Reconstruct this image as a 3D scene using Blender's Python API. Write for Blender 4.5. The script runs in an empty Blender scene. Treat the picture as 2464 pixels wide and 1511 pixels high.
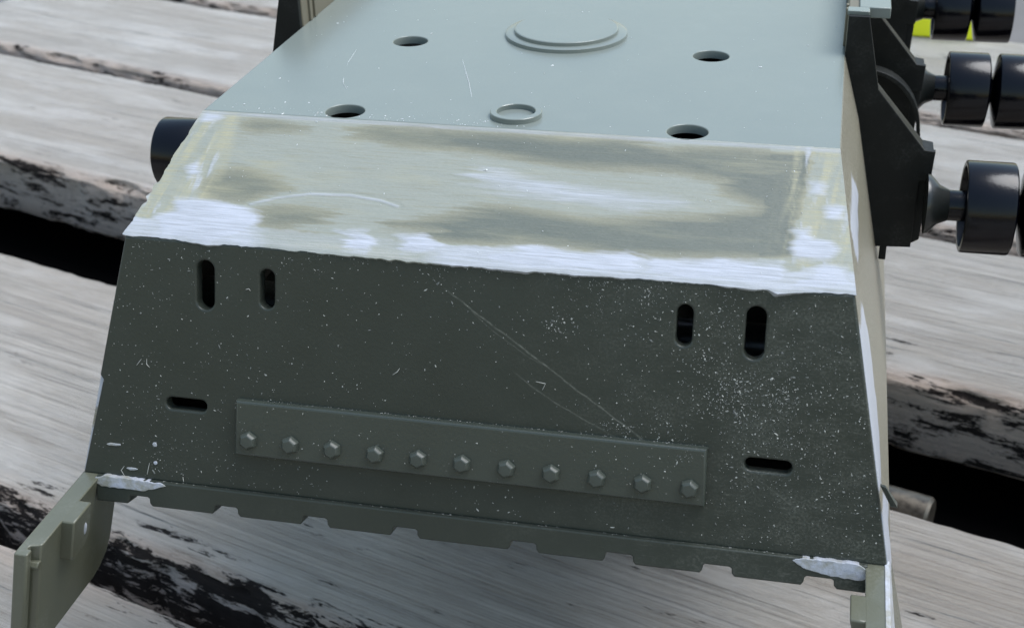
import bpy, bmesh, math, random
import numpy as np
from mathutils import Vector, Matrix, geometry

# ---------------------------------------------------------------- units
# The scene is laid out in "u": 1 u = 0.55 mm, hull belly 120 u (66 mm) wide.
# u-space origin: centre of the belly's front edge; x right, y away, z up.
U = 0.00055
TABLE_Z = -155.0                       # table top in u
OZ = 0.72 - TABLE_Z * U                # world height of u-space z = 0 (table top 0.72 m above ground)
sc = bpy.context.scene
C = sc.collection
rng = random.Random(7)
nrs = np.random.RandomState(11)

def W(p): return Vector((p[0] * U, p[1] * U, p[2] * U + OZ))

# ---------------------------------------------------------------- camera
cam = bpy.data.cameras.new('camera'); camo = bpy.data.objects.new('camera', cam); C.objects.link(camo)
pitch, yaw, roll = 0.4863420, 0.2262042, -0.0199622
f_ = Vector((-math.sin(yaw) * math.cos(pitch), math.cos(yaw) * math.cos(pitch), -math.sin(pitch)))
r_ = Vector((math.cos(yaw), math.sin(yaw), 0)); u_ = r_.cross(f_)
r2 = r_ * math.cos(roll) + u_ * math.sin(roll); u2 = u_ * math.cos(roll) - r_ * math.sin(roll)
m = Matrix((r2, u2, -f_)).transposed().to_4x4(); m.translation = W((55.844, -241.895, 92.7125))
camo.matrix_world = m
cam.sensor_width = 36; cam.lens = 36 * 3434.6 / 2464
cam.clip_start = 0.005; cam.clip_end = 200
cam.dof.use_dof = True; cam.dof.focus_distance = 262 * U; cam.dof.aperture_fstop = 95
sc.camera = camo

# ---------------------------------------------------------------- sky, sun, exposure
SUN_EL, SUN_AZ = 66.0, 70.0              # degrees; azimuth measured from +Y towards +X
world = bpy.data.worlds.new('World'); sc.world = world; world.use_nodes = True
wt = world.node_tree; bg = wt.nodes['Background']
sky = wt.nodes.new('ShaderNodeTexSky'); sky.sky_type = 'NISHITA'; sky.sun_disc = False
sky.sun_elevation = math.radians(SUN_EL); sky.sun_rotation = math.radians(SUN_AZ)
sky.air_density = 1.9; sky.dust_density = 1.6; sky.ozone_density = 1.2
wt.links.new(sky.outputs[0], bg.inputs[0]); bg.inputs[1].default_value = 0.075
sun = bpy.data.lights.new('sun', 'SUN'); suno = bpy.data.objects.new('sun', sun); C.objects.link(suno)
sun.energy = 1.5; sun.angle = math.radians(38); sun.color = (0.95, 0.97, 1.0)
sd = Vector((math.sin(math.radians(SUN_AZ)) * math.cos(math.radians(SUN_EL)), math.cos(math.radians(SUN_AZ)) * math.cos(math.radians(SUN_EL)), math.sin(math.radians(SUN_EL))))
suno.rotation_euler = sd.to_track_quat('Z', 'Y').to_euler(); suno.location = (0, 0, 3)
sc.view_settings.view_transform = 'Standard'; sc.view_settings.look = 'None'
sc.view_settings.exposure = 1.42; sc.view_settings.gamma = 1.0; sc.view_settings.use_curve_mapping = False
sc.render.engine = 'CYCLES'; sc.cycles.use_denoising = True; sc.cycles.max_bounces = 8

# ---------------------------------------------------------------- materials
class NT:
    def __init__(s, name):
        s.m = bpy.data.materials.new(name); s.m.use_nodes = True; s.t = s.m.node_tree
        s.b = s.t.nodes['Principled BSDF']
    def n(s, typ, **kw):
        x = s.t.nodes.new(typ)
        for k, v in kw.items(): setattr(x, k, v)
        return x
    def l(s, a, b): s.t.links.new(a, b)
    def coord(s, scale=(1, 1, 1), rot=(0, 0, 0)):
        """object coordinates in u, scaled"""
        if not hasattr(s, 'tc'): s.tc = s.n('ShaderNodeTexCoord')
        mp = s.n('ShaderNodeMapping'); s.l(s.tc.outputs['Object'], mp.inputs['Vector'])
        mp.inputs['Scale'].default_value = [k / U for k in scale]; mp.inputs['Rotation'].default_value = rot
        return mp.outputs[0]
    def noise(s, scale=(1, 1, 1), detail=4, rough=.55, dist=0, rot=(0, 0, 0)):
        x = s.n('ShaderNodeTexNoise'); x.inputs['Scale'].default_value = 1; x.inputs['Detail'].default_value = detail
        x.inputs['Roughness'].default_value = rough; x.inputs['Distortion'].default_value = dist
        s.l(s.coord(scale, rot), x.inputs['Vector']); return x.outputs['Fac']
    def ramp(s, fac, stops, interp='LINEAR'):
        x = s.n('ShaderNodeValToRGB'); x.color_ramp.interpolation = interp
        while len(x.color_ramp.elements) < len(stops): x.color_ramp.elements.new(.5)
        for e, (p, c) in zip(x.color_ramp.elements, stops):
            e.position = p; e.color = (c, c, c, 1) if isinstance(c, (int, float)) else (*c, 1)
        s.l(fac, x.inputs[0]); return x.outputs[0]
    def mix(s, fac, a, b, mode='MIX'):
        x = s.n('ShaderNodeMix', data_type='RGBA', blend_type=mode)
        for v, i in ((fac, 0), (a, 6), (b, 7)):
            if isinstance(v, (int, float)): x.inputs[i].default_value = v
            elif isinstance(v, tuple): x.inputs[i].default_value = (*v, 1)
            else: s.l(v, x.inputs[i])
        return x.outputs[2]
    def math(s, op, a, b=0.0, clamp=False):
        x = s.n('ShaderNodeMath', operation=op); x.use_clamp = clamp
        for v, i in ((a, 0), (b, 1)):
            if isinstance(v, (int, float)): x.inputs[i].default_value = v
            else: s.l(v, x.inputs[i])
        return x.outputs[0]
    def attr(s, name):
        x = s.n('ShaderNodeAttribute'); x.attribute_name = name; return x.outputs['Fac']
    def bump(s, h, strength, dist=.1):
        x = s.n('ShaderNodeBump'); x.inputs['Strength'].default_value = strength; x.inputs['Distance'].default_value = dist * U
        s.l(h, x.inputs['Height']); s.l(x.outputs[0], s.b.inputs['Normal'])
    def done(s, col=None, rough=.5, spec=.5, metal=0):
        if col is not None:
            if isinstance(col, tuple): s.b.inputs['Base Color'].default_value = (*col, 1)
            else: s.l(col, s.b.inputs['Base Color'])
        if isinstance(rough, (int, float)): s.b.inputs['Roughness'].default_value = rough
        else: s.l(rough, s.b.inputs['Roughness'])
        s.b.inputs['Specular IOR Level'].default_value = spec; s.b.inputs['Metallic'].default_value = metal
        return s.m
M = {}
def plastic(name, col, rough=.4, spec=.5, var=.18, dusty=0.0, dustcol=(.42, .43, .40)):
    t = NT(name)
    n1 = t.noise((.05, .05, .05), 5); n2 = t.noise((1.6, 1.6, 1.6), 3, .6)
    c = t.mix(n1, tuple(k * (1 - var) for k in col), tuple(k * (1 + var) for k in col))
    if dusty:
        d = t.noise((.09, .09, .09), 6, .62); d = t.ramp(d, [(.48, 0), (.72, dusty)])
        g = t.ramp(n2, [(.45, .25), (.62, 1)]); d = t.mix(1.0, d, g, 'MULTIPLY')
        c = t.mix(d, c, dustcol)
    r = t.math('ADD', t.math('MULTIPLY', n1, .16), rough - .08)
    t.bump(n2, .25, .12)
    M[name] = t.done(c, r, spec); return t
plastic('plastic', (.05, .055, .047), .30, .5, dusty=.10)
plastic('lit_belly_plastic', (.165, .187, .169), .23, .5, .07, dusty=.05)  # same plastic, paler: sky reflection is put into the base colour
plastic('shaded_plastic', (.008, .009, .0085), .5, .2, .2, dusty=.06)  # same plastic, darker: the brackets' shade is put into the colour
plastic('rail_plastic', (.14, .125, .09), .5, .4)
plastic('lit_flange_plastic', (.10, .102, .072), .22, .5, dusty=.12)  # same plastic, paler and warmer: top light and table bounce coloured in

plastic('black_plastic', (.001, .0012, .003), .18, .3, .1)
plastic('dust', (.36, .36, .33), .8, .2, .3)
plastic('chip', (.55, .57, .57), .6, .3, .1)
plastic('fine_dust', (.15, .155, .145), .8, .2, .2)
plastic('yellow', (.80, .84, .02), .45, .4, .1)
t = NT('worn_steel'); n = t.noise((.3, .3, .3), 5, .7)
M['worn_steel'] = t.done(t.mix(n, (.035, .03, .026), (.20, .175, .14)), t.ramp(n, [(.3, .25), (.7, .55)]), .5, .8)
t = NT('putty'); n = t.noise((.35, .35, .35), 5, .65); g = t.noise((2.2, 2.2, 2.2), 4, .6)
t.bump(t.math('ADD', n, t.math('MULTIPLY', g, .4)), .5, .35)
M['putty'] = t.done(t.mix(t.ramp(n, [(.36, 0), (.60, 1)]), (.27, .265, .225), t.mix(g, (.36, .375, .43), (.46, .48, .53))), .45, .4)
plastic('lit_strip_plastic', (.042, .050, .041), .28, .5, .12)  # plate plastic made lighter and glossier in place of ledge highlights
plastic('lit_bolt_plastic', (.050, .058, .048), .42, .45, .1)  # lightened like the strip: the brighter light is in the colour
plastic('boss_plastic', (.016, .018, .017), .3, .5, .1)
plastic('gap_shade_black', (.003, .003, .003), .9, .0)  # near-black for the slab that stands for shade under the gap
# front plate: plastic with rubbed scratches, drawn in its own plane (x, v)
BARE= [[(-51.0, 2.9), (-48.5, 1.9), (-44.7, 1.8), (-40.6, 3.1), (-38.2, 3.6), (-43.4, 4.2), (-47.6, 4.8), (-50.3, 4.2)], [(-30.2, 3.7), (-24.2, 2.0), (-11.9, 1.4), (-4.4, 1.7), (10.4, 1.4), (25.0, 1.5), (26.8, 2.4), (30.3, 3.1), (37.9, 2.2), (54.8, 1.5), (55.2, 3.8), (54.7, 5.4), (54.5, 10.0), (53.8, 15.2), (52.9, 18.2), (53.3, 25.6), (44.4, 26.7), (33.3, 27.3), (27.4, 27.5), (20.3, 27.2), (14.8, 27.0), (10.1, 26.8), (1.0, 27.5), (-5.8, 27.4), (-6.8, 25.3), (-16.8, 25.2), (-5.9, 21.9), (0.8, 20.1), (7.9, 19.6), (19.3, 20.4), (27.4, 19.4), (35.4, 17.9), (46.1, 16.3), (49.2, 14.9), (41.9, 11.9), (39.9, 8.6), (31.4, 7.5), (20.2, 7.9), (8.6, 7.6), (-3.5, 6.0), (-12.5, 5.4), (-21.7, 4.8)], [(-53.3, 17.9), (-51.2, 14.9), (-46.5, 14.1), (-41.3, 16.0), (-37.5, 18.4), (-39.6, 20.5), (-43.2, 22.4), (-47.3, 22.0), (-52.1, 21.3)], [(-41.5, 24.2), (-38.8, 23.2), (-33.7, 23.4), (-28.5, 24.1), (-29.4, 26.0), (-31.1, 27.3), (-36.3, 27.6), (-38.7, 27.3)]]
WHITE= [[(-57.1, 23.0), (-52.0, 22.5), (-46.8, 22.8), (-41.7, 25.3), (-39.4, 27.0), (-41.6, 29.5), (-47.6, 33.0), (-57.3, 31.8), (-59.7, 27.5), (-56.6, 25.2)], [(-24.5, 27.8), (-18.6, 27.2), (-18.6, 31.9), (-22.9, 31.6)], [(-14.2, 27.8), (-8.1, 27.2), (-6.9, 31.4), (-13.0, 31.7)], [(-57.8, 15.5), (-56.4, 13.4), (-54.9, 16.8), (-56.8, 17.4)], [(-59.2, 0.2), (-55.3, 0.3), (-57.1, 2.6), (-59.5, 3.2)], [(1.2, 28.7), (10.7, 27.1), (20.5, 28.2), (27.4, 27.5), (28.2, 31.3), (21.2, 32.4), (13.0, 32.5), (1.9, 31.9)], [(29.4, 28.0), (52.3, 27.1), (53.1, 31.8), (37.1, 32.4), (29.1, 31.5)], [(53.3, 19.6), (55.9, 18.6), (56.6, 21.4), (59.2, 21.8), (60.5, 23.1), (59.9, 25.9), (53.8, 26.6)], [(55.2, 8.4), (57.6, 8.2), (57.8, 11.1), (55.6, 11.0)], [(59.0, 14.0), (61.1, 13.8), (61.2, 16.3), (58.9, 16.2)], [(58.9, 26.7), (62.5, 27.0), (63.5, 31.7), (53.4, 32.7), (53.8, 30.0)]]
TONGUE= [(-2.6, 10.2), (15.2, 12.5), (35.0, 14.0), (39.3, 15.5), (27.2, 17.8), (13.2, 17.6), (-1.5, 15.5), (-6.2, 14.0), (-5.3, 11.5)]
ARC= [(-43.1, 22.8), (-38.3, 20.8), (-32.8, 19.4), (-25.4, 19.0), (-19.4, 19.8), (-15.9, 20.9)]
SCR= [[(-4.9, 4.4), (1.6, 10.8), (12.9, 17.5), (26.2, 24.7), (32.1, 28.1), (41.8, 34.5)], [(-1.5, 6.3), (3.8, 11.0), (15.0, 17.3)], [(7.8, 18.0), (15.2, 21.7), (24.2, 27.1), (27.9, 28.6)], [(50.4, 32.8), (55.1, 35.6), (59.5, 39.1)]]
SMEAR= [(-67.2, 39.5), (-58.9, 38.5), (-63.5, 43.9), (-58.7, 42.1), (-62.4, 37.5)]
FIB= [[(-65.0, 43.5), (-65.6, 44.4), (-65.0, 45.5)], [(-59.9, 42.3), (-60.4, 44.6)], [(-53.3, 44.3), (-53.1, 45.2)], [(-13.4, 20.9), (-12.5, 20.2), (-12.2, 19.6)], [(12.2, 19.6), (13.9, 19.8), (13.4, 21.0)], [(-62.1, 23.8), (-61.1, 22.5)], [(-60.1, 22.4), (-60.1, 23.4), (-59.6, 24.0)], [(-40.9, 7.9), (-40.2, 7.7), (-40.0, 8.1)]]
EDGE = [(-64.3, 32.36), (-56.1, 32.34), (-47.9, 33.0), (-43.4, 32.54), (-37.1, 32.5), (-23.2, 32.91), (-9.7, 32.95), (5.0, 33.2), (15.0, 33.08), (26.3, 32.91), (36.1, 32.68), (41.4, 32.75), (44.8, 32.92), (50.1, 32.98), (51.5, 33.79), (56.2, 32.68), (60.2, 32.43), (64.2, 32.61)]
def circle3(a, b, c):
    ax, ay = a; bx, by = b; cx, cy = c
    d = 2 * (ax * (by - cy) + bx * (cy - ay) + cx * (ay - by))
    ux = ((ax * ax + ay * ay) * (by - cy) + (bx * bx + by * by) * (cy - ay) + (cx * cx + cy * cy) * (ay - by)) / d
    uy = ((ax * ax + ay * ay) * (cx - bx) + (bx * bx + by * by) * (ax - cx) + (cx * cx + cy * cy) * (bx - ax)) / d
    return ux, uy, math.hypot(ax - ux, ay - uy)
def front_plate_material():
    t = NT('front_plate_plastic')
    n1 = t.noise((.05, .05, .05), 5); n2 = t.noise((1.6, 1.6, 1.6), 3, .6)
    col = t.mix(n1, (.028, .0325, .026), (.039, .0455, .037))
    sep = t.n('ShaderNodeSeparateXYZ'); t.l(t.coord(), sep.inputs[0]); wv = t.math('MULTIPLY', t.math('SUBTRACT', t.noise((.12, .12, .12), 3, .6), .5), .8)
    X, Y = t.math('ADD', sep.outputs[0], wv), t.math('ADD', sep.outputs[1], wv)
    brk = t.ramp(t.noise((.9, .9, .9), 5, .7), [(.38, 0), (.62, 1)])
    tot = None
    for pts, wd, amp in ((SCR[0], .22, .30), (SCR[1], .15, .14), (SCR[2], .2, .2), (SCR[3], .2, .16)):
        a, b, c = pts[0], pts[len(pts) // 2], pts[-1]
        ux, uy, r = circle3(a, b, c)
        dx = t.math('SUBTRACT', X, ux); dy = t.math('SUBTRACT', Y, -uy)
        rr = t.math('SQRT', t.math('ADD', t.math('MULTIPLY', dx, dx), t.math('MULTIPLY', dy, dy)))
        d = t.math('ABSOLUTE', t.math('SUBTRACT', rr, r))
        k = t.math('SUBTRACT', 1.0, t.math('DIVIDE', d, wd), True)
        inx = t.math('MULTIPLY', t.math('MULTIPLY', t.math('SUBTRACT', X, a[0]), .4, True), t.math('MULTIPLY', t.math('SUBTRACT', c[0], X), .25, True))
        k = t.math('MULTIPLY', t.math('MULTIPLY', k, inx), amp)
        tot = k if tot is None else t.math('ADD', tot, k)
    tot = t.math('MULTIPLY', tot, t.math('ADD', t.math('MULTIPLY', brk, .8), .2))
    # rubbed, faintly dusty zone on the right half
    g = t.math('MULTIPLY', t.math('SUBTRACT', X, 5.0), 1 / 60.0, True)
    d = t.ramp(t.noise((.11, .16, .11), 7, .7), [(.42, 0), (.74, .22)])
    fine = t.ramp(t.noise((2.2, 2.2, 2.2), 3, .6), [(.45, .1), (.65, 1)])
    d = t.math('MULTIPLY', t.math('MULTIPLY', d, fine), t.math('ADD', g, .12))
    st = t.ramp(t.noise((.5, 3.0, 1), 4, .6, 0, (0, 0, .6)), [(.58, 0), (.74, .13)])
    st = t.math('MULTIPLY', st, g)
    f = t.math('ADD', t.math('ADD', tot, d), st, True)
    col = t.mix(f, col, (.42, .42, .36))
    t.bump(n2, .22, .12)
    M['front_plate'] = t.done(col, t.math('ADD', t.math('MULTIPLY', n1, .12), .26), .32)
front_plate_material()
def nose_material():
    t = NT('sanded_nose')
    streak = t.noise((.10, 2.6, 1), 6, .68, .3, (0, 0, -.03)); grain = t.noise((1.3, 3.2, 1), 4, .65)
    bare = t.attr('bare'); white = t.attr('white'); tan = t.attr('tan')
    b = t.math('ADD', bare, t.math('MULTIPLY', t.math('SUBTRACT', streak, .5), .75))
    bcol = t.ramp(b, [(.06, (.232, .247, .212)), (.34, (.185, .183, .132)), (.60, (.145, .149, .112)), (.95, (.100, .113, .094))])
    bcol = t.mix(t.math('MULTIPLY', t.ramp(streak, [(.50, 0), (.66, .55)]), t.ramp(bare, [(.1, 1), (.7, .25)])), bcol, (.20, .193, .132))
    bcol = t.mix(t.math('MULTIPLY', t.ramp(grain, [(.35, .0), (.7, .30)]), t.ramp(bare, [(.2, 1), (.8, .35)])), bcol, (.29, .305, .275))
    bcol = t.mix(t.math('MULTIPLY', tan, t.ramp(streak, [(.35, .2), (.6, .9)])), bcol, (.33, .31, .20))
    w = t.ramp(t.math('ADD', white, t.math('MULTIPLY', t.math('SUBTRACT', streak, .5), .5)), [(.25, 0), (.80, 1)])
    col = t.mix(w, bcol, t.mix(t.ramp(streak, [(.35, 0), (.62, 1)]), (.29, .305, .325), (.41, .43, .48)))
    t.bump(t.math('ADD', t.math('MULTIPLY', streak, .7), t.math('MULTIPLY', grain, .5)), .35, .35)
    M['nose'] = t.done(col, t.ramp(bare, [(0, .60), (1, .46)]), .35)
nose_material()
def side_material():
    t = NT('sanded_side')
    n = t.noise((.05, .03, .05), 5, .6); g = t.noise((.4, 1.2, 2.0), 5, .7)
    c = t.mix(t.ramp(g, [(.35, 0), (.68, 1)]), (.15, .135, .095), (.29, .275, .22))
    w = t.ramp(t.math('ADD', t.attr('white'), t.math('MULTIPLY', t.math('SUBTRACT', g, .5), .6)), [(.35, 0), (.6, 1)])
    c = t.mix(w, c, t.mix(n, (.36, .375, .41), (.46, .48, .53)))
    t.bump(g, .3, .3); M['side'] = t.done(c, .35, .5)
side_material()
def wood_material():
    t = NT('weathered_wood')
    inf = t.n('ShaderNodeObjectInfo')
    def co(scale):
        a = t.n('ShaderNodeVectorMath', operation='ADD'); t.l(t.coord(scale), a.inputs[0])
        mu = t.math('MULTIPLY', inf.outputs['Random'], 57.0); cb = t.n('ShaderNodeCombineXYZ')
        for i in range(3): t.l(mu, cb.inputs[i])
        t.l(cb.outputs[0], a.inputs[1]); return a.outputs[0]
    def nz(scale, detail, rough, dist=0):
        x = t.n('ShaderNodeTexNoise'); x.inputs['Scale'].default_value = 1; x.inputs['Detail'].default_value = detail
        x.inputs['Roughness'].default_value = rough; x.inputs['Distortion'].default_value = dist; t.l(co(scale), x.inputs['Vector']); return x.outputs['Fac']
    fib = nz((.007, .75, .75), 8, .76, .15); band = nz((.003, .05, .05), 4, .6, .3); blot = nz((.012, .05, .05), 6, .68, .1)
    hair = nz((.018, 3.4, 3.4), 5, .72, 0)
    f2 = t.math('ADD', t.math('MULTIPLY', fib, .62), t.math('MULTIPLY', hair, .38))
    col = t.ramp(f2, [(.37, (.070, .051, .037)), (.45, (.180, .147, .117)), (.53, (.305, .265, .226)), (.63, (.46, .418, .372))])
    col = t.mix(t.ramp(band, [(.42, 0), (.62, .6)]), col, (.225, .175, .132))
    col = t.mix(t.ramp(blot, [(.47, 0), (.66, .6)]), col, (.49, .46, .43))
    line = t.ramp(nz((.0045, 1.15, 1.15), 4, .65, .1), [(.60, 0), (.645, .7)])
    col = t.mix(line, col, (.075, .056, .043))
    crack = t.ramp(nz((.006, .42, .42), 5, .6, .1), [(.655, 0), (.68, .9)])
    col = t.mix(crack, col, (.022, .018, .016))
    edge = t.attr('edge')
    col = t.mix(t.math('MULTIPLY', edge, .8), col, t.mix(t.ramp(f2, [(.36, 0), (.64, 1)]), (.22, .155, .11), (.70, .54, .43)))
    mould_shade = t.math('ADD', nz((.032, .19, .19), 8, .78, .15), t.attr('rot'))
    mould_shade = t.ramp(mould_shade, [(.635, 0), (.655, .97)])
    col = t.mix(mould_shade, col, (.010, .0085, .009))
    hgt = t.math('SUBTRACT', t.math('ADD', f2, t.math('MULTIPLY', blot, .3)), t.math('ADD', t.math('MULTIPLY', crack, .9), t.math('MULTIPLY', mould_shade, .35)))
    t.bump(hgt, .8, 2.6)
    keep = t.math('SUBTRACT', 1.0, mould_shade); t.l(t.math('MULTIPLY', keep, .5), t.b.inputs['Sheen Weight']); t.b.inputs['Sheen Roughness'].default_value = .35
    M['wood'] = t.done(col, t.math('ADD', t.ramp(fib, [(.3, .46), (.7, .30)]), t.math('MULTIPLY', mould_shade, .5)), .9)
    t.l(t.math('ADD', t.math('MULTIPLY', keep, .8), .08), t.b.inputs['Specular IOR Level'])
wood_material()
def ground_material():
    t = NT('paving'); n = t.noise((.004, .004, .004), 6, .65)
    M['ground'] = t.done(t.mix(n, (.11, .105, .10), (.17, .163, .158)), .9, .2)
ground_material()

# ---------------------------------------------------------------- mesh helpers
def tag(o, label=None, cat=None, group=None, kind=None):
    for k, v in (('label', label), ('category', cat), ('group', group), ('kind', kind)):
        if v: o[k] = v
    return o
def empty(name, loc):
    o = bpy.data.objects.new(name, None); o.empty_display_size = .01; C.objects.link(o); o.location = loc; return o
def smooth(me, ang=35):
    bm = bmesh.new(); bm.from_mesh(me)
    bmesh.ops.recalc_face_normals(bm, faces=bm.faces)
    for f in bm.faces: f.smooth = len(f.verts) > 3
    for e in bm.edges:
        if len(e.link_faces) == 2 and e.calc_face_angle(0) > math.radians(ang): e.smooth = False
    bm.to_mesh(me); bm.free()
def build(name, verts, faces, mat, parent=None, bevel=0, frame=None, seg=2, sharp=35):
    """verts in u (in the frame's own axes when a frame is given); parent sits at u-space origin"""
    me = bpy.data.meshes.new(name); me.from_pydata([Vector(v) * U for v in verts], [], faces); me.update()
    smooth(me, sharp)
    me.materials.append(M[mat] if isinstance(mat, str) else mat)
    o = bpy.data.objects.new(name, me); C.objects.link(o)
    if parent is not None: o.parent = parent
    if frame is not None: o.matrix_local = frame
    if bevel:
        b = o.modifiers.new('edge', 'BEVEL'); b.width = bevel * U; b.segments = seg; b.limit_method = 'ANGLE'; b.angle_limit = math.radians(32)
        b.harden_normals = False
    return o
def frame(origin, ex, ey):
    ex = Vector(ex).normalized(); ey = Vector(ey).normalized(); ez = ex.cross(ey)
    m = Matrix((ex, ey, ez)).transposed().to_4x4(); m.translation = Vector(origin) * U; return m
def plate(outline, holes, z0, z1, bev=0, seg=3):
    """extruded polygon with holes, its upper edges (and hole edges) rounded by bev; outline/holes in 2D, between z0 and z1"""
    def area(l): return sum(p[0] * q[1] - q[0] * p[1] for p, q in zip(l, l[1:] + l[:1])) / 2
    loops = []
    for k, l in enumerate([list(outline)] + [list(h) for h in holes]):
        ccw = area(l) > 0
        loops.append(l if ccw == (k == 0) else l[::-1])          # material always on the left
    def offset(l, d):
        out = []; n = len(l)
        for i in range(n):
            p0, p, p1 = Vector(l[i - 1]), Vector(l[i]), Vector(l[(i + 1) % n])
            a = (p - p0).normalized(); b = (p1 - p).normalized()
            na, nb = Vector((-a.y, a.x)), Vector((-b.y, b.x)); m_ = (na + nb)
            m_ = m_ / max(.35, m_.length_squared / 2) if m_.length > 1e-6 else na
            out.append((p.x + m_.x * d, p.y + m_.y * d))
        return out
    flat = [p for l in loops for p in l]; n = len(flat)
    levels = []
    if bev:
        for s in range(seg + 1):
            a = math.pi / 2 * s / seg; levels.append((bev * (1 - math.cos(a)), z1 - bev * (1 - math.sin(a))))
    else: levels.append((0, z1))
    v = [(p[0], p[1], z0) for p in flat]
    for d, z in levels:
        for l in loops: v += [(p[0], p[1], z) for p in (offset(l, d) if d else l)]
    top = len(levels) * n
    tp = []; k = top
    for l in loops: tp.append([Vector((v[k + i][0], v[k + i][1], 0)) for i in range(len(l))]); k += len(l)
    f = [tuple(i + top for i in t_) for t_ in geometry.tessellate_polygon(tp)]
    f += [tuple(reversed(t_)) for t_ in geometry.tessellate_polygon([[Vector((p[0], p[1], 0)) for p in l] for l in loops])]
    for lv_ in range(len(levels)):
        k = lv_ * n
        for l in loops:
            c = len(l)
            for i in range(c):
                a, b = k + i, k + (i + 1) % c; f.append((a, b, b + n, a + n))
            k += c
    return v, f
def circ(x, y, r, n=40): return [(x + r * math.cos(2 * math.pi * i / n), y + r * math.sin(2 * math.pi * i / n)) for i in range(n)]
def slot(x0, x1, y0, y1, n=8):
    r = min(x1 - x0, y1 - y0) / 2; out = []
    for cx, cy, a0 in ((x1 - r, y1 - r, 0), (x0 + r, y1 - r, 90), (x0 + r, y0 + r, 180), (x1 - r, y0 + r, 270)):
        for i in range(n + 1):
            a = math.radians(a0 + 90 * i / n); p = (cx + r * math.cos(a), cy + r * math.sin(a))
            if not out or math.hypot(p[0] - out[-1][0], p[1] - out[-1][1]) > 1e-4: out.append(p)
    if math.hypot(out[0][0] - out[-1][0], out[0][1] - out[-1][1]) < 1e-4: out.pop()
    return out
def lathe(prof, axis='z', c=(0, 0, 0), n=64, rot=0):
    """prof: list of (r, h) closed by caps when r = 0"""
    v, f = [], []; rings = []
    for r, h in prof:
        if r < 1e-6: rings.append([len(v)]); pts = [(0, 0, h)]
        else:
            rings.append(list(range(len(v), len(v) + n)))
            pts = [(r * math.cos(2 * math.pi * i / n + rot), r * math.sin(2 * math.pi * i / n + rot), h) for i in range(n)]
        for x, y, z in pts:
            p = (x, y, z) if axis == 'z' else (z, x, y)
            v.append((p[0] + c[0], p[1] + c[1], p[2] + c[2]))
    for a, b in zip(rings, rings[1:]):
        for i in range(n):
            j = (i + 1) % n
            if len(a) == 1 and len(b) == 1: continue
            if len(a) == 1: f.append((a[0], b[i], b[j]))
            elif len(b) == 1: f.append((a[i], b[0], a[j]))
            else: f.append((a[i], b[i], b[j], a[j]))
    return v, f
def ringlathe(prof, **k): return lathe(prof + [prof[0]], **k)
def box(x0, x1, y0, y1, z0, z1):
    v = [(x, y, z) for x in (x0, x1) for y in (y0, y1) for z in (z0, z1)]
    return v, [(0, 1, 3, 2), (4, 6, 7, 5), (0, 4, 5, 1), (2, 3, 7, 6), (0, 2, 6, 4), (1, 5, 7, 3)]
def loft(sections):
    """list of equal-length loops -> closed prism"""
    n = len(sections[0]); v = [p for s in sections for p in s]; f = []
    for k in range(len(sections) - 1):
        for i in range(n):
            j = (i + 1) % n; f.append((k * n + i, k * n + j, (k + 1) * n + j, (k + 1) * n + i))
    f.append(tuple(range(n - 1, -1, -1))); f.append(tuple((len(sections) - 1) * n + i for i in range(n)))
    return v, f
def vnoise(x, y, seed=0):
    r = np.random.RandomState(seed).rand(256, 256); xi = np.floor(x).astype(int); yi = np.floor(y).astype(int)
    fx = x - xi; fy = y - yi; fx = fx * fx * (3 - 2 * fx); fy = fy * fy * (3 - 2 * fy)
    g = lambda a, b: r[a % 256, b % 256]
    return (g(xi, yi) * (1 - fx) + g(xi + 1, yi) * fx) * (1 - fy) + (g(xi, yi + 1) * (1 - fx) + g(xi + 1, yi + 1) * fx) * fy
def fbm(x, y, seed=0, o=4): return sum(vnoise(x * 2 ** k, y * 2 ** k, seed + k) * .5 ** k for k in range(o)) / (2 - .5 ** (o - 1))
def sdf(px, py, poly):
    """signed distance, negative inside"""
    P = np.array(poly); d = np.full(px.shape, 1e9); ins = np.zeros(px.shape, bool)
    for a, b in zip(P, np.roll(P, -1, 0)):
        e = b - a; wx, wy = px - a[0], py - a[1]; t = np.clip((wx * e[0] + wy * e[1]) / (e @ e + 1e-9), 0, 1)
        d = np.minimum(d, (wx - t * e[0]) ** 2 + (wy - t * e[1]) ** 2)
        c = ((a[1] > py) != (b[1] > py)) & (px < (b[0] - a[0]) * (py - a[1]) / (b[1] - a[1] + 1e-12) + a[0]); ins ^= c
    return np.where(ins, -1, 1) * np.sqrt(d)

# ---------------------------------------------------------------- the setting: ground and table
gv, gf = box(-20000, 20000, -20000, 20000, -400, 0)
g = build('ground', [(x, y, z) for x, y, z in gv], gf, 'ground'); tag(g, kind='structure')

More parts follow.
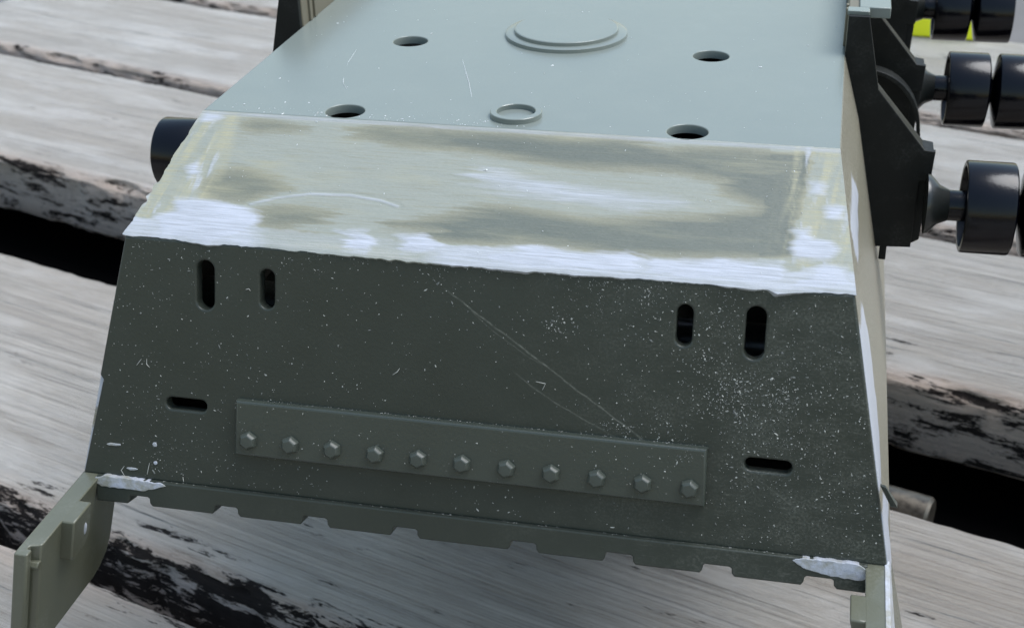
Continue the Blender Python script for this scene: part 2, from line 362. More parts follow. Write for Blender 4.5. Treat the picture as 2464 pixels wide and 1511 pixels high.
TA = -math.atan(.32); ct, st_ = math.cos(TA), math.sin(TA)
table = empty('garden_table', (0, 0, OZ + TABLE_Z * U)); table.rotation_euler = (0, 0, TA)
tag(table, 'weathered grey garden table of wide wooden slats under the model', 'table')
def make_slat(i, b0, b1, L0=-620, L1=620, TH=30):
    """near edge b0, far edge b1: where the edge crosses x = 0; local x runs along the slat"""
    t0, t1 = b0 * ct, b1 * ct; tc = (t0 + t1) / 2; w = (t1 - t0) / 2; R = 5.0; prof = []
    for k in range(9):                                           # far edge round
        a = math.radians(90 * k / 8); prof.append((w - R + R * math.sin(math.pi / 2 - a), -R + R * math.cos(math.pi / 2 - a)))
    for s in np.linspace(.93, -.93, 21)[1:-1]: prof.append(((w - R) * s / .93, 0))
    for k in range(9):
        a = math.radians(90 * k / 8); prof.append((-(w - R) - R * math.sin(a), -R + R * math.cos(a)))
    prof += [(-w, -TH * .5), (-w + .5, -TH + 2), (-w + 2.5, -TH), (w - 2.5, -TH), (w - .5, -TH + 2), (w, -TH * .5)]
    prof = np.array(prof); crown = 1.8 * (1 - (prof[:, 0] / w) ** 2) * (prof[:, 1] > -R - .1); prof[:, 1] += crown - 1.8
    n = len(prof); xs = np.arange(L0, L1 + 1, 4.0); ns = len(xs)
    XX, PY = np.meshgrid(xs, prof[:, 0], indexing='ij'); PZ = np.tile(prof[:, 1], (ns, 1))
    dy = (fbm(XX * .02 + 3 * i, PZ * .05 + i, 40 + i) - .5) * 1.2 * (np.abs(PY) > w - R)
    dz = (fbm(XX * .035, PY * .16 + i * 9, 60 + i, 3) - .5) * 1.0
    near = (PY < 0) * np.exp(-((PY + w) / 4.0) ** 2)
    er = np.maximum(0, fbm(XX * .09 + 7 * i, PZ * .25, 80 + i) - .5) * 11 * near + (fbm(XX * .35, PZ * .5, 120 + i, 3) - .5) * 1.6 * (np.abs(PY) > w - R)
    v = np.stack([XX, PY + tc + dy + er, PZ + dz], -1).reshape(-1, 3) * U; eg = np.minimum(1, np.maximum(near, (np.exp(-((PY - w) / 9.0) ** 2) * .9 if i == 4 else 0))).ravel()
    a_ = np.arange(ns - 1)[:, None] * n; k_ = np.arange(n)[None]; j_ = (k_ + 1) % n
    f = np.stack([a_ + k_, a_ + j_, a_ + n + j_, a_ + n + k_], -1).reshape(-1, 4).tolist()
    f.append(tuple(range(n - 1, -1, -1))); f.append(tuple((ns - 1) * n + k for k in range(n)))
    me = bpy.data.meshes.new('slat'); me.from_pydata(v.tolist(), [], f); me.update(); me.flip_normals()
    me.polygons.foreach_set('use_smooth', [True] * len(f)); me.materials.append(M['wood'])
    o = bpy.data.objects.new('slat', me); C.objects.link(o); o.parent = table
    at = o.data.attributes.new('edge', 'FLOAT', 'POINT'); at.data.foreach_set('value', eg.astype('f'))
    rot = {2: .105, 3: .20, 4: .07}.get(i, .09) * near
    if i == 3: rot = np.maximum(rot, .10 * (PY < 0) * np.exp(-((PY + w) / 9.0) ** 2))  # near side blackened: rot, plus the gap's shade put into the colour
    if i == 4: rot = np.maximum(rot, .12 * np.exp(-((PY - w) / 9.0) ** 2))
    at = o.data.attributes.new('rot', 'FLOAT', 'POINT'); at.data.foreach_set('value', rot.ravel().astype('f'))
    return o
TK = (92.71 - TABLE_Z) / 192.71; BS = lambda b: -224 + (b + 224) * TK      # slat edges were measured for a table at z = -100
SLATS = [(338, 456), (232, 330), (127, 223), (-36, 66), (-143, -49), (-250, -153), (-357, -260), (-464, -367)]
for i, (b0, b1) in enumerate(SLATS): make_slat(i, BS(b0), BS(b1))
# black slab added below the split to stand for the shade there, and a worn metal pin in the gap
for b0, b1 in ((BS(52), BS(240)),):
    v, f = box(-600, 600, b0 * ct, b1 * ct, -64, -52); build('gap_shade_slab', v, f, 'gap_shade_black', table, .6)
PA = lambda a: 126.9 + (a - 126.9) * TK
v, f = lathe([(0, PA(20)), (4.7 * TK, PA(20)), (5.4 * TK, PA(21)), (5.4 * TK, PA(68.2)), (4.8 * TK, PA(69)), (0, PA(69))], axis='x', c=(0, -213 + 295 * TK, 92.7 - 208.7 * TK - TABLE_Z), n=40)
build('metal_pin', v, f, 'worn_steel', table)

# ---------------------------------------------------------------- the model hull
hull = empty('model_hull', (0, 0, OZ))
tag(hull, 'upside-down olive grey plastic model tank hull with sanded putty on its nose', 'scale model')
# belly plate with four holes
YB = 232
holes = [circ(s * 32.7, y, 3.75) for s in (-1, 1) for y in (49.3, 4.14)]
v, f = plate([(-60, .15), (60, .15), (60, YB), (-60, YB)], holes, -1.7, 0, .22)
build('belly_plate', v, f, 'lit_belly_plastic', hull)
v, f = lathe([(0, -60), (4.4, -60), (4.4, 60), (0, 60)], axis='x', c=(0, -9, -36), n=40); build('cross_tube', v, f, 'plastic', hull)
# raised hatch and ring on the belly
v, f = lathe([(0, 1.75), (11.1, 1.75), (11.35, 1.62), (11.42, .92), (13.05, .90), (13.32, .76), (13.4, -.1), (0, -.1)], c=(.1, 59.1, 0), n=96)
build('belly_hatch', v, f, 'lit_belly_plastic', hull)
v, f = ringlathe([(3.65, -.1), (3.65, .9), (3.78, 1.02), (4.78, 1.02), (4.9, .9), (4.95, -.1)], c=(.1, 7.1, 0), n=80)
build('filler_ring', v, f, 'lit_belly_plastic', hull)

# nose plate: sanded, filled, uneven lower edge
B0 = Vector((0, -29.7, -13.4)); FN = frame((0, 0, 0), (1, 0, 0), B0 * -1)     # local y points up the slope
def nose():
    NX, NV = 380, 130; LEN = 32.6
    ex = [e[0] for e in EDGE]; ev = [e[1] for e in EDGE]
    s = np.linspace(-1, 1, NX); q = np.linspace(0, 1, NV); S, Q = np.meshgrid(s, q)
    hw = 60 + 4.2 * Q; X = S * hw
    bot = np.interp(S * 64.2, ex, ev) + .1 + (fbm(S * 40, S * 0 + 2, 5) - .5) * .55
    V = Q * bot
    left = np.clip((-.97 - S) / .03, 0, 1); X = X + left * (fbm(Q * 24, Q * 0, 9) - .5) * 1.4 * np.clip((Q - .1) * 3, 0, 1)
    bare = np.zeros_like(X); white = np.zeros_like(X)
    wob = (fbm(X * .12, V * .5, 21) - .5) * 2.2 + (fbm(X * .5, V * 1.6, 25) - .5) * 1.0
    XS = X + ((fbm(X * .02, V * .9, 71) - .5) * 12 + (fbm(X * .04, V * 2.6, 75, 3) - .5) * 7) * np.clip((56 - np.abs(X)) / 22, .12, 1)     # sanding strokes pull the edges sideways
    VS = V + (fbm(X * .06, V * .3, 78) - .5) * 1.6
    for k, p in enumerate(BARE):
        d = sdf(XS if k else X + (XS - X) * .6, VS, p) + wob * .6; wd = np.where(np.abs(X) > 48, 1.6, 4.0) if k == 1 else 4.0
        bare = np.maximum(bare, np.clip(.5 - d / wd, 0, 1) * (1 if k == 1 else .74))
    tgd = sdf(XS, VS, TONGUE) + wob; bare *= np.clip(.3 + tgd / 6.0, 0, 1)
    for p in WHITE: white = np.maximum(white, np.clip(.5 - (sdf(X + (XS - X) * .35, VS, p) + wob * 1.1) / 3.0, 0, 1))
    white = np.maximum(white, .62 * np.clip(.5 - (tgd) / 5.0, 0, 1))
    white = np.maximum(white, (.66 - .30 * np.clip((17.5 - np.abs(X + 23.5) + wob * 2.2) / 4, 0, 1)) * np.clip((V - bot + 4.9 + wob * .55) / .7, 0, 1))
    white = np.maximum(white, .5 * np.exp(-((V - .5) / .7) ** 2))
    arc = np.full(X.shape, 1e9); A = np.array(ARC)
    for a, b in zip(A, A[1:]):
        e = b - a; t = np.clip(((X - a[0]) * e[0] + (V - a[1]) * e[1]) / (e @ e), 0, 1)
        arc = np.minimum(arc, np.hypot(X - a[0] - t * e[0], V - a[1] - t * e[1]))
    white = np.maximum(white, .55 * np.exp(-(arc / .5) ** 2)); bare *= 1 - np.exp(-(arc / .8) ** 2)
    tan = np.clip(fbm(X * .45, V * .07, 33) * 3.2 - 1.35, 0, 1) * (np.clip((np.abs(X) - 49) / 4, 0, 1)) * (V < 28) * .9
    strokes = np.clip(fbm(X * 1.1 + V * .12, V * .10, 37) * 4.2 - 1.9, 0, 1) * np.clip((np.abs(X) - 50.5) / 2.5, 0, 1) * (V < 27)
    tan = np.maximum(tan, strokes * .95); white = np.maximum(white, .6 * np.clip(fbm(X * .9 + 9, V * .16, 39) * 4 - 2.1, 0, 1) * np.clip((np.abs(X) - 51) / 2.5, 0, 1))
    tan = np.maximum(tan, np.clip(fbm(X * .07, V * .35, 35) * 2.2 - 1.15, 0, 1) * .7)
    Zh = (fbm(X * .05, V * .1, 50) - .5) * .35 + .12 * white - .10 * np.exp(-((arc - .5) / .35) ** 2) + (fbm(X * .3, V * 1.4, 55) - .5) * .10
    Zh = Zh * np.clip(Q * 9, 0, 1) - .12 * np.exp(-((V - .9) / .25) ** 2)
    Zh = Zh - .12 * np.clip((Q - .975) / .025, 0, 1) ** 2
    verts = [(float(a), float(-b), float(c)) for a, b, c in zip(X.ravel(), V.ravel(), Zh.ravel())]
    idx = lambda r, c: r * NX + c
    faces = [(idx(r, c), idx(r + 1, c), idx(r + 1, c + 1), idx(r, c + 1)) for r in range(NV - 1) for c in range(NX - 1)]
    n0 = len(verts); rim = [idx(0, c) for c in range(NX)] + [idx(r, NX - 1) for r in range(1, NV)] + [idx(NV - 1, c) for c in range(NX - 2, -1, -1)] + [idx(r, 0) for r in range(NV - 2, 0, -1)]
    for i in rim:
        x, y, z = verts[i]; verts.append((x * .985, y * .985, -2.2))
    for k in range(len(rim)):
        j = (k + 1) % len(rim); faces.append((rim[k], n0 + k, n0 + j, rim[j]))
    o = build('nose_plate', verts, faces, 'nose', hull, frame=FN, sharp=50)
    o['label'] = 'sloped nose plate sanded pale and smeared with bluish white putty'
    for nm, arr in (('bare', bare), ('white', white), ('tan', tan)):
        at = o.data.attributes.new(nm, 'FLOAT', 'POINT')
        vals = np.concatenate([arr.ravel(), arr.ravel()[rim]]).astype('f'); at.data.foreach_set('value', vals)
    return o
nose()

# front plate (x, v): local y = -v, local z towards the viewer
DV = Vector((0, -12.1, -44.1)); DV.normalize(); LP = 45.73
FP = frame(B0, (1, 0, 0), -DV)
ol = [(-64.0, -.05), (64.0, -.05), (73.4, -LP), (-73.4, -LP), (-69.0, -27.2), (-69.6, -26.4)]
sl_ = []
for s in (-1, 1):
    for c, w, a, b in ((48.6, 3.3, 3.3, 12.3), (36.9, 2.7, 4.0, 11.1)):
        sl_.append(slot(s * c - w / 2, s * c + w / 2, -b, -a))
    sl_.append(slot(s * 52.5 - 3.95, s * 52.5 + 3.95, -31.5, -29.25))
v, f = plate(ol, sl_, -2.4, 0, .42, 4)
build('front_plate', v, f, 'front_plate', hull, 0, FP)
# bolted strip with eleven bolt heads
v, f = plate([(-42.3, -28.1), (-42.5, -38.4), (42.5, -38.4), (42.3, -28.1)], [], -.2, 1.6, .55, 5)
strip = build('bolt_strip', v, f, 'lit_strip_plastic', hull, 0, FP)
bv, bf = lathe([(1.75, -.1), (1.7, .6), (1.62, .85), (1.22, 1.28), (1.05, 1.36), (0, 1.38)], n=6, rot=math.pi / 6)
bolt0 = None
for k in range(11):
    if bolt0 is None:
        bolt0 = build('bolt', bv, bf, 'lit_bolt_plastic', strip, .1, seg=2); o = bolt0
    else:
        o = bolt0.copy(); C.objects.link(o); o.parent = strip
    o.matrix_local = Matrix.Translation(Vector(((-39.7 + 7.94 * k), -35.3, 1.6)) * U) @ Matrix.Rotation(rng.uniform(-.2, .2), 4, 'Z')
# notched lip below the front plate
nt = [(60.1, 64.9), (43.0, 47.8), (26.1, 30.8), (9.2, 13.7), (-12.4, -8.0), (-29.4, -24.9), (-46.5, -42.2), (-63.5, -59.6)]
lo = [(-70.2, -45.6), (-70.2, -50.55)]
for a, b in reversed(nt):
    lo += [(a - .55, -50.45), (a - .15, -49.9), (a, -49.0), (a + .3, -48.75), (b - .4, -48.75), (b, -49.0), (b + .1, -49.9), (b + .6, -50.45)]
lo += [(70.2, -50.55), (70.2, -45.6)]
v, f = plate(lo, [], -2.6, 1.15, .3, 4); build('notched_lip', v, f, 'front_plate', hull, 0, FP)
def blob(pts, z0, z1, name, sub=1):
    ragged = 1.0 if z1 > .5 else .6
    for _ in range(sub):
        q = []
        for a, b in zip(pts, pts[1:] + pts[:1]): q += [(a[0] * .75 + b[0] * .25, a[1] * .75 + b[1] * .25), (a[0] * .25 + b[0] * .75, a[1] * .25 + b[1] * .75)]
        pts = q
    q = []
    for a, b in zip(pts, pts[1:] + pts[:1]):
        k_ = max(1, int(math.hypot(b[0] - a[0], b[1] - a[1]) / .5))
        q += [(a[0] + (b[0] - a[0]) * i / k_ + rng.uniform(-.11, .11) * ragged, a[1] + (b[1] - a[1]) * i / k_ + rng.uniform(-.11, .11) * ragged) for i in range(k_)]
    pts = q
    v, f = plate([(x, -y) for x, y in pts], [], z0, z1, min(.1, (z1 - z0) * .4)); return build(name, v, f, 'putty', hull, 0, FP)
blob([(-70.4, 45.4), (-63, 45.5), (-55.5, 45.75), (-58.5, 46.9), (-61, 47.7), (-65.2, 47.55), (-70.4, 47.6)], -.3, 1.26, 'putty_fillet')
blob([(57.3, 45.7), (59.2, 47.2), (61.5, 47.8), (64.6, 48.2), (70.5, 48.5), (70.4, 45.6), (64, 45.4)], -.3, 1.26, 'putty_fillet')
blob([(-69.0, 39.6), (-67.2, 39.2), (-65.3, 39.4), (-67, 39.9)], -.1, .14, 'putty_smear')
blob([(-59.4, 38.4), (-58.6, 38.1), (-58.3, 39.0), (-59.1, 39.2)], -.1, .14, 'putty_smear')
blob([(-65.0, 43.8), (-63.2, 43.6), (-61.9, 43.9), (-63.5, 44.3)], -.1, .14, 'putty_smear')
blob([(-59.2, 42.0), (-58.5, 41.9), (-58.3, 42.4), (-59.0, 42.6)], -.1, .14, 'putty_smear')

# side panels: flare outwards going down; x offset by height
def sx(z):
    if z > 0: return 60.0
    return 60 + .30 * -z if z > -13.4 else 64.02 + .215 * (-z - 13.4)
def side(s):
    zs = list(np.linspace(-.4, -13.4, 9)) + list(np.linspace(-15, -57.3, 26)) + [-57.6, -62.7]
    fy = lambda z: (-29.7 * z / -13.4 if z > -13.4 else -29.7 - 12.1 * (-z - 13.4) / 44.1) + .5 if z > -57.4 else -40.5
    ys = np.concatenate([np.linspace(0, .2, 40), np.linspace(.23, 1, 16)]); n = len(ys)
    G = np.array([(fy(z) + (YB - fy(z)) * t, z) for z in zs for t in ys])
    wb = (fbm(G[:, 0] * .09 + 5, G[:, 1] * .16, 91) - .5) * 14
    wh = np.zeros(len(G))
    for p in ([(-34, -17), (-20, -20), (-12, -30), (-16, -40), (-28, -46), (-42, -44)], [(-44, -50), (-30, -52), (-20, -58), (-44, -62)], [(-16, -7), (8, -8), (12, -13), (-14, -13)]):
        wh = np.maximum(wh, np.clip(.5 - (sdf(G[:, 0], G[:, 1], p) + wb * .6) / 5, 0, 1))
    bulge = .35 * wh * np.clip((G[:, 0] - np.array([fy(z) for z in zs for t in ys])) / 2, 0, 1)
    v = [(s * (sx(z) + bl), y, z) for (y, z), bl in zip(G, bulge)]; f = []
    N = len(v); v += [(x - s * 3.2, y, zz) for x, y, zz in v]
    for r in range(len(zs) - 1):
        for c in range(n - 1):
            a, b, d, e = r * n + c, r * n + c + 1, (r + 1) * n + c + 1, (r + 1) * n + c
            f.append((a, b, d, e)); f.append((a + N, e + N, d + N, b + N))
    rim = [c for c in range(n)] + [r * n + n - 1 for r in range(1, len(zs))] + [(len(zs) - 1) * n + c for c in range(n - 2, -1, -1)] + [r * n for r in range(len(zs) - 2, 0, -1)]
    for k in range(len(rim)):
        a, b = rim[k], rim[(k + 1) % len(rim)]; f.append((a, b, b + N, a + N))
    sp = build('side_panel', v, f, 'side', hull)
    at = sp.data.attributes.new('white', 'FLOAT', 'POINT'); at.data.foreach_set('value', np.concatenate([wh, wh]).astype('f'))
    # forward flange below the front plate
    cs = [(73.6, -66.7), (73.4, -67.2), (71.2, -67.2), (70.9, -66.9), (70.95, -65.5), (71.9, -65.3), (71.9, -64.5), (70.0, -64.0), (69.8, -63.6), (69.8, 0), (73.6, 0)]
    def section(z, yb, ins=0):
        dx = .24 * (-57.5 - z)
        return [(s * (x + dx), (y if y < -1 else yb) if y < -1 else yb, z) for x, y in cs]
    sec = [section(z, yb) for z, yb in ((-57.5, -33.8), (-70, -34.2), (-77, -34.8), (-80, -36), (-82, -38.5), (-83, -42))]
    v, f = loft(sec); fl = build('side_flange', v, f, 'lit_flange_plastic', hull, .22)
    lug = [(-50.2, -57.52), (-50.2, -63.5), (-50.6, -65), (-51.6, -66.2), (-53, -66.7), (-55.5, -66.7), (-56.6, -66.3), (-56.9, -65.4), (-56.9, -57.52)]
    lv = []
    for x in (70.6, 67.4): lv.append([(s * (x + .24 * (-57.5 - z)), y, z) for y, z in lug])
    v, f = loft(lv); build('lug', v, f, 'lit_flange_plastic', fl, .3)
    hv = []
    for k, x in ((0, 67.45), (1, 67.2)):
        hv.append([(s * (x + .24 * (-57.5 - z)), y, z) for y, z in [(-52.2 + .45 * math.cos(a) * (1 - .3 * k), -62.2 + 1.5 * math.sin(a) * (1 - .3 * k)) for a in np.linspace(0, 2 * math.pi, 14, endpoint=False)]])
    v, f = loft(hv); build('pin_mark', v, f, 'putty', fl)
    hv = []
    for k, x in ((0, 71.9), (1, 69.75)):
        hv.append([(s * (x + .24 * (-57.5 - z)), y, z) for y, z in [(-65.0, -60.6), (-63.9, -60.8), (-63.6, -61.6), (-64.1, -62.5), (-65.2, -62.3), (-65.5, -61.4)]])
    v, f = loft(hv); build('sprue_stub', v, f, 'lit_flange_plastic', fl, .2)
    # putty smoothed over the outer face of the flange and the panel's front edge
    if s > 0:
        def strip_patch(rows, name):
            a = [[(sx(z) + o + d, y, z) for y, z in rows] for d, o in ((-.5, 0), (.0, .32))]
            v, f = loft(a); return build(name, v, f, 'putty', hull, .12)
        strip_patch([(-66, -57.3), (-40.5, -57.3), (-40.0, -60), (-50, -64), (-66, -70)], 'putty_skin')
        v, f = loft([[(x, y - 41.2 + .27 * (52.5 + z) , z) for x, y, z in [(70.9, 0, -43.6), (71.8, -.9, -43.3), (74.0, -.7, -46.6), (72.9, .2, -47.0)]], [(x, y - 38.0, z) for x, y, z in [(70.9, 0, -43.6), (71.8, -.9, -43.3), (74.0, -.7, -46.6), (72.9, .2, -47.0)]]])
        build('locating_tab', v, f, 'front_plate', hull, .1)
    # rail standing above the belly edge
    v, f = box(*sorted((s * 60.0, s * 64.2)), 56.6, YB, -8, 8.3); rl = build('side_rail', v, f, 'rail_plastic', hull, .3)
    for y in (60.5, 63.6):
        v, f = box(*sorted((s * 59.5, s * 60.2)), y, y + 1.4, 0.02, 8.1); build('rib', v, f, 'rail_plastic', rl, .2)
    v, f = box(*sorted((s * 62.2, s * 68.6)), 59.4, YB, 6.6, 8.9); build('rail_flange', v, f, 'lit_belly_plastic', rl, .2)
    v, f = box(*sorted((s * 59.8, s * 64.3)), 56.2, 59.4, 7.9, 8.9); build('rail_cap', v, f, 'lit_belly_plastic', rl, .15)
    # suspension brackets standing off the side
    for y in (56, 115, 174):
        pr = [(60.1, 8.2), (64.3, 8.2), (67.6, -7.3), (78.4, -20.1), (80.7, -20.3), (80.4, -26.9), (78.1, -27.3), (77.9, -42.9), (69.6, -43.3), (66.6, -26), (62, -7), (60.1, -.5)]
        if s < 0: pr = [(-a, b) for a, b in pr][::-1]
        v, f = plate(pr, [], 0, 1.3, .18)
        fr = frame((0, y, 0), (1, 0, 0), (0, 0, 1))
        br = build('bracket', v, f, 'shaded_plastic', hull, 0, fr)
        pr = [(67.0, -7.6), (78.2, -20.6), (80.5, -21), (80.3, -27), (79.6, -41.5), (78.2, -42.4), (70.4, -42.6), (66.6, -26)]
        if s < 0: pr = [(-a, b) for a, b in pr][::-1]
        v, f = plate(pr, [], -6.5, -.02, .25); build('gusset', v, f, 'shaded_plastic', br)
        v, f = box(*sorted((s * 71.4, s * 72.9)), -46.4, -42.8, .2, 1.2); build('peg', v, f, 'shaded_plastic', br, .15)
    # curved guard between the brackets
    for y in (112,):
        sec = []
        for k in range(15):
            a = math.radians(-10 + 100 * k / 14); x = 66.5 + 14.5 * math.sin(a); z = -40 + 20 * math.cos(a) ** .8 if math.cos(a) > 0 else -40
            sec.append([(s * x, y - 4.5, z), (s * x, y, z), (s * (x - .8), y, z - .8), (s * (x - .8), y - 4.5, z - .8)])
        v, f = loft(sec); build('curved_guard', v, f, 'shaded_plastic', hull, .15)
    # road wheels in pairs
    for y, R in ((50, 9.8), (127, 9.5), (202, 9.4)) if s > 0 else ((50, 8.4),):
        wp = [(2.6, 98.35), (3.6, 98.2), (R - .5, 97.2), (R - .12, 96.95), (R, 96.6), (R, 87.5), (R - .12, 87.2), (R - .5, 87.05), (R - 1.2, 87.15), (R - 1.4, 88.6), (4.2, 88.9), (2.6, 88.9)]
        if s < 0: wp = [(r, h - 2.2) for r, h in wp]
        mir = lambda p: [(r, s * h) for r, h in p]
        v, f = ringlathe(mir(wp), axis='x', c=(0, y, -30.3), n=72); build('wheel', v, f, 'black_plastic', hull)
        if s < 0: continue
        wq = [(r, 195.4 + 1.3 - h) for r, h in wp]
        v, f = ringlathe(mir(wq), axis='x', c=(0, y, -30.3), n=72); build('wheel', v, f, 'black_plastic', hull)
        v, f = lathe(mir([(0, 79.5), (6.4, 79.5), (6.2, 80.3), (4.2, 82.2), (3.4, 84), (3.3, 84.2), (0, 84.2)]), axis='x', c=(0, y, -30.3), n=48); sb = build('axle_boss', v, f, 'boss_plastic', hull)
        v, f = lathe(mir([(0, 84.1), (3.2, 84.1), (3.25, 84.3), (3.25, 89), (2.65, 89), (2.65, 107.6), (0, 107.6)]), axis='x', c=(0, y, -30.3), n=48); build('axle', v, f, 'black_plastic', sb)
for s in (-1, 1): side(s)
# upper structure of the hull, on which the upturned model stands; rear plate closes the box
v, f = box(-50, 50, 100, 226, TABLE_Z - 1.2, -60.6); build('superstructure', v, f, 'plastic', hull, .5)
v, f = box(-70, 70, -34, 226, -60.5, -58); build('slot_blocker_floor', v, f, 'plastic', hull, .2)  # unseen inner floor, added to keep the front slots dark
v, f = box(-59, 59, YB - 4, YB, -62, -2.7); build('rear_plate', v, f, 'plastic', hull, .2)

# ---------------------------------------------------------------- yellow piece behind the far wheels
yo = empty('yellow_block', W((55.8 + 52.2 * TK, -241.9 + 655 * TK, TABLE_Z - .6)))
tag(yo, 'bright yellow plastic block on the table behind the far wheels', 'plastic block')
yo.rotation_euler = (0, 0, TA * .3); yo.scale = (TK, TK, TK)
def lv(pts, s=U): return pts
v, f = loft([[(-15, -7, .1), (15, -7, .1), (15, 7, .1), (-15, 7, .1)], [(-15, -7, 3), (15, -7, 3), (15, 7, 3), (-15, 7, 3)], [(-14, -6.4, 21), (14, -6.4, 21), (14, 6.4, 21), (-14, 6.4, 21)]])
build('body', v, f, 'yellow', yo, .8)
v, f = loft([[(-11, -5, 21.02), (-4, -5, 21.02), (-4, 5, 21.02), (-11, 5, 21.02)], [(-10, -4, 27), (-5.5, -4, 27), (-5.5, 4, 27), (-10, 4, 27)]])
build('spout', v, f, 'yellow', yo, .6)

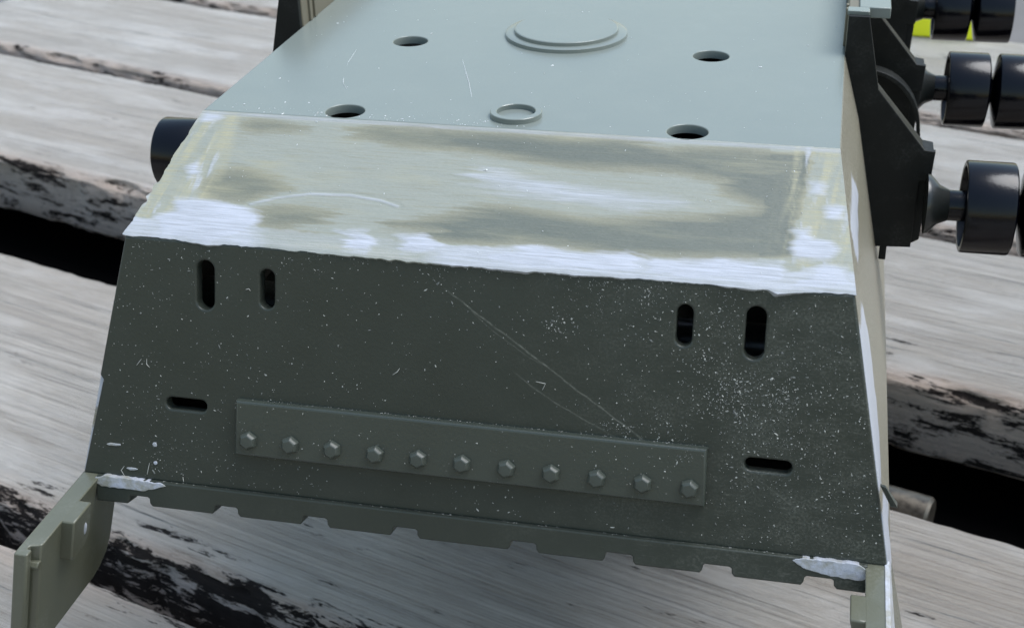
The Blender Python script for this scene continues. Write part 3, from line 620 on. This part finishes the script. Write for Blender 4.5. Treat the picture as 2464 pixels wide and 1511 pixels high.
# ---------------------------------------------------------------- sanding dust and shavings
def dust():
    v, f = [], []
    mi = []
    def speck(x, y, z, r, ex, ey, ez):
        k = len(v); a = rng.uniform(0, 6.28); st = rng.choice([1, 1, 1.3, 1.7, 2.6]); n = rng.choice([4, 5, 6])
        for i in range(n):
            t = a + 6.283 * i / n; rr = r * rng.uniform(.6, 1.25); p = Vector((x, y, z)) + ex * (math.cos(t - a) * rr * st * math.cos(a) - math.sin(t - a) * rr * math.sin(a)) + ey * (math.cos(t - a) * rr * st * math.sin(a) + math.sin(t - a) * rr * math.cos(a)); v.append(tuple(p + ez * rng.uniform(0, .3) * r))
        v.append(tuple(Vector((x, y, z)) + ez * r * rng.uniform(.5, 1.1)))
        for i in range(n): f.append((k + i, k + (i + 1) % n, k + n))
    ex = Vector((1, 0, 0)); ey = -DV; ez = ex.cross(ey)
    slots = [(s * c, w, a, b) for s in (-1, 1) for c, w, a, b in ((48.6, 3.9, 3, 12.8), (36.9, 3.2, 3.6, 11.5), (52.5, 8.6, 29, 31.8))]
    def on_front(x, vv, r):
        hw = 64 + 9.4 * vv / LP
        if abs(x) > hw - .3 or vv < .3 or vv > LP - .2: return
        for c, w, a, b in slots:
            if abs(x - c) < w / 2 and a < vv < b: return
        h = .0 if not (abs(x) < 42 and 28.6 < vv < 38) else 1.6
        p = B0 + DV * vv; speck(x, p.y + ez.y * h, p.z + ez.z * h, r, ex, ey, ez)
    def size(): return .040 + .085 * rng.random() ** 2.2 + (.13 * rng.random() if rng.random() < .05 else 0)
    def dens(x, vv):
        d = .05 + .10 * math.exp(-((x + 60) / 22) ** 2) + .9 * math.exp(-((x - 55) / 15) ** 2 - ((vv - 17) / 10) ** 2) + .28 * math.exp(-((x - 62) / 14) ** 2 - ((vv - 34) / 12) ** 2)
        d += .5 * math.exp(-((x - 32 - (vv - 8) * .6) / 12) ** 2 - ((vv - 9) / 6) ** 2) + .35 * math.exp(-(vv / 3.0) ** 2) * (x > -42)
        d += .25 * math.exp(-((x - 40) / 12) ** 2 - ((vv - 24) / 8) ** 2)
        return d
    cl = [(rng.uniform(-66, 70), rng.uniform(1, 45), rng.uniform(1.5, 5)) for _ in range(60)]
    n = 0
    while n < 4600:
        x, vv = rng.uniform(-72, 72), rng.uniform(.3, 45)
        g = .35 + 1.1 * sum(math.exp(-((x - a) ** 2 + (vv - b) ** 2) / c ** 2) for a, b, c in cl)
        if rng.random() < dens(x, vv) * min(g, 1.4) / 1.3: on_front(x, vv, size()); n += 1
    for _ in range(70): on_front(rng.gauss(15.8, 1.3), rng.gauss(9.3, 1.2), size() * 1.1)
    for _ in range(60): on_front(rng.gauss(26.8, 1.8), rng.gauss(26.5, .8), size())
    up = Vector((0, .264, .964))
    for k_ in range(260):                                        # dust along the strip and lip tops, standing in for the ledge highlight
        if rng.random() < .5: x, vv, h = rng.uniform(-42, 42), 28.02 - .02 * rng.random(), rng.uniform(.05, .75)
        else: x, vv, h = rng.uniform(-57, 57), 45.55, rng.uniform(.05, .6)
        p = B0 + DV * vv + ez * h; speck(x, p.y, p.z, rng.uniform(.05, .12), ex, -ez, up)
    n_dark = len(f)
    # belly and nose
    for _ in range(230):
        x, y = rng.uniform(-58, 58), rng.uniform(.6, 80) ** 1.0
        if rng.random() < .5: y = abs(rng.gauss(0, 2.5)) + .5; x = rng.uniform(-58, 0)
        if any(math.hypot(x - s * 32.7, y - yy) < 4 for s in (-1, 1) for yy in (49.3, 4.14)): continue
        speck(x, y, .01, size() * rng.choice([.9, 1.2, 1.7]), ex, Vector((0, 1, 0)), Vector((0, 0, 1)))
    ny = -(B0.normalized()); nz = ex.cross(ny)
    for _ in range(120):
        x, vv = rng.uniform(-58, 58), rng.uniform(1, 31); p = B0.normalized() * vv + nz * .05
        speck(x, p.y, p.z, size() * 1.1, ex, ny, nz)
    # shavings: thin bent curls
    def curl(pts, r, e1, e2, en, org):
        P = [org + e1 * a + e2 * -b + en * (.12 + .1 * math.sin(i * 2)) for i, (a, b) in enumerate(pts)]
        P2 = []
        for i in range(len(P) - 1):
            for t in (0, .33, .66): P2.append(P[i].lerp(P[i + 1], t))
        P2.append(P[-1]); k = len(v)
        for i, p in enumerate(P2):
            d = (P2[min(i + 1, len(P2) - 1)] - P2[max(i - 1, 0)]).normalized(); s_ = d.cross(en).normalized()
            rr = r * (1 - .5 * abs(2 * i / (len(P2) - 1) - 1))
            for c_, h_ in ((1, 0), (0, 1), (-1, 0), (0, -1)): v.append(tuple(p + s_ * rr * c_ + en * rr * h_))
        for i in range(len(P2) - 1):
            for j in range(4): a, b = k + i * 4 + j, k + i * 4 + (j + 1) % 4; f.append((a, b, b + 4, a + 4))
    n_nose = len(f)
    for p in FIB: curl(p, .085, ex, ey, ez, B0)
    n_fib = len(f)
    for p in ([(-36.4, 16.4), (-38.2, 19.5), (-39.6, 24), (-41.6, 33.0), (-42.4, 41.0)], [(-18.2, 38.3), (-13.3, 24.1), (-9.5, 12.3)]):
        curl([(a, -b) for a, b in p], .055, ex, Vector((0, 1, 0)), Vector((0, 0, 1)), Vector((0, 0, -.12)))
    fine = {}; last = None
    for i, fc in enumerate(f):
        if last is None or fc[-1] != last: last = fc[-1]; c_ = 2 if rng.random() < .55 else 0
        fine[i] = c_ if i < n_dark else 0
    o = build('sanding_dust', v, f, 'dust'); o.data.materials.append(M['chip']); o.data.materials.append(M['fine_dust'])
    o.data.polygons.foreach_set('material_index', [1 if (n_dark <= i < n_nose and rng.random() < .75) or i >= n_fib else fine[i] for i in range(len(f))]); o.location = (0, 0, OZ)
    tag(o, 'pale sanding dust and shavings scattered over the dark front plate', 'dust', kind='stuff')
dust()
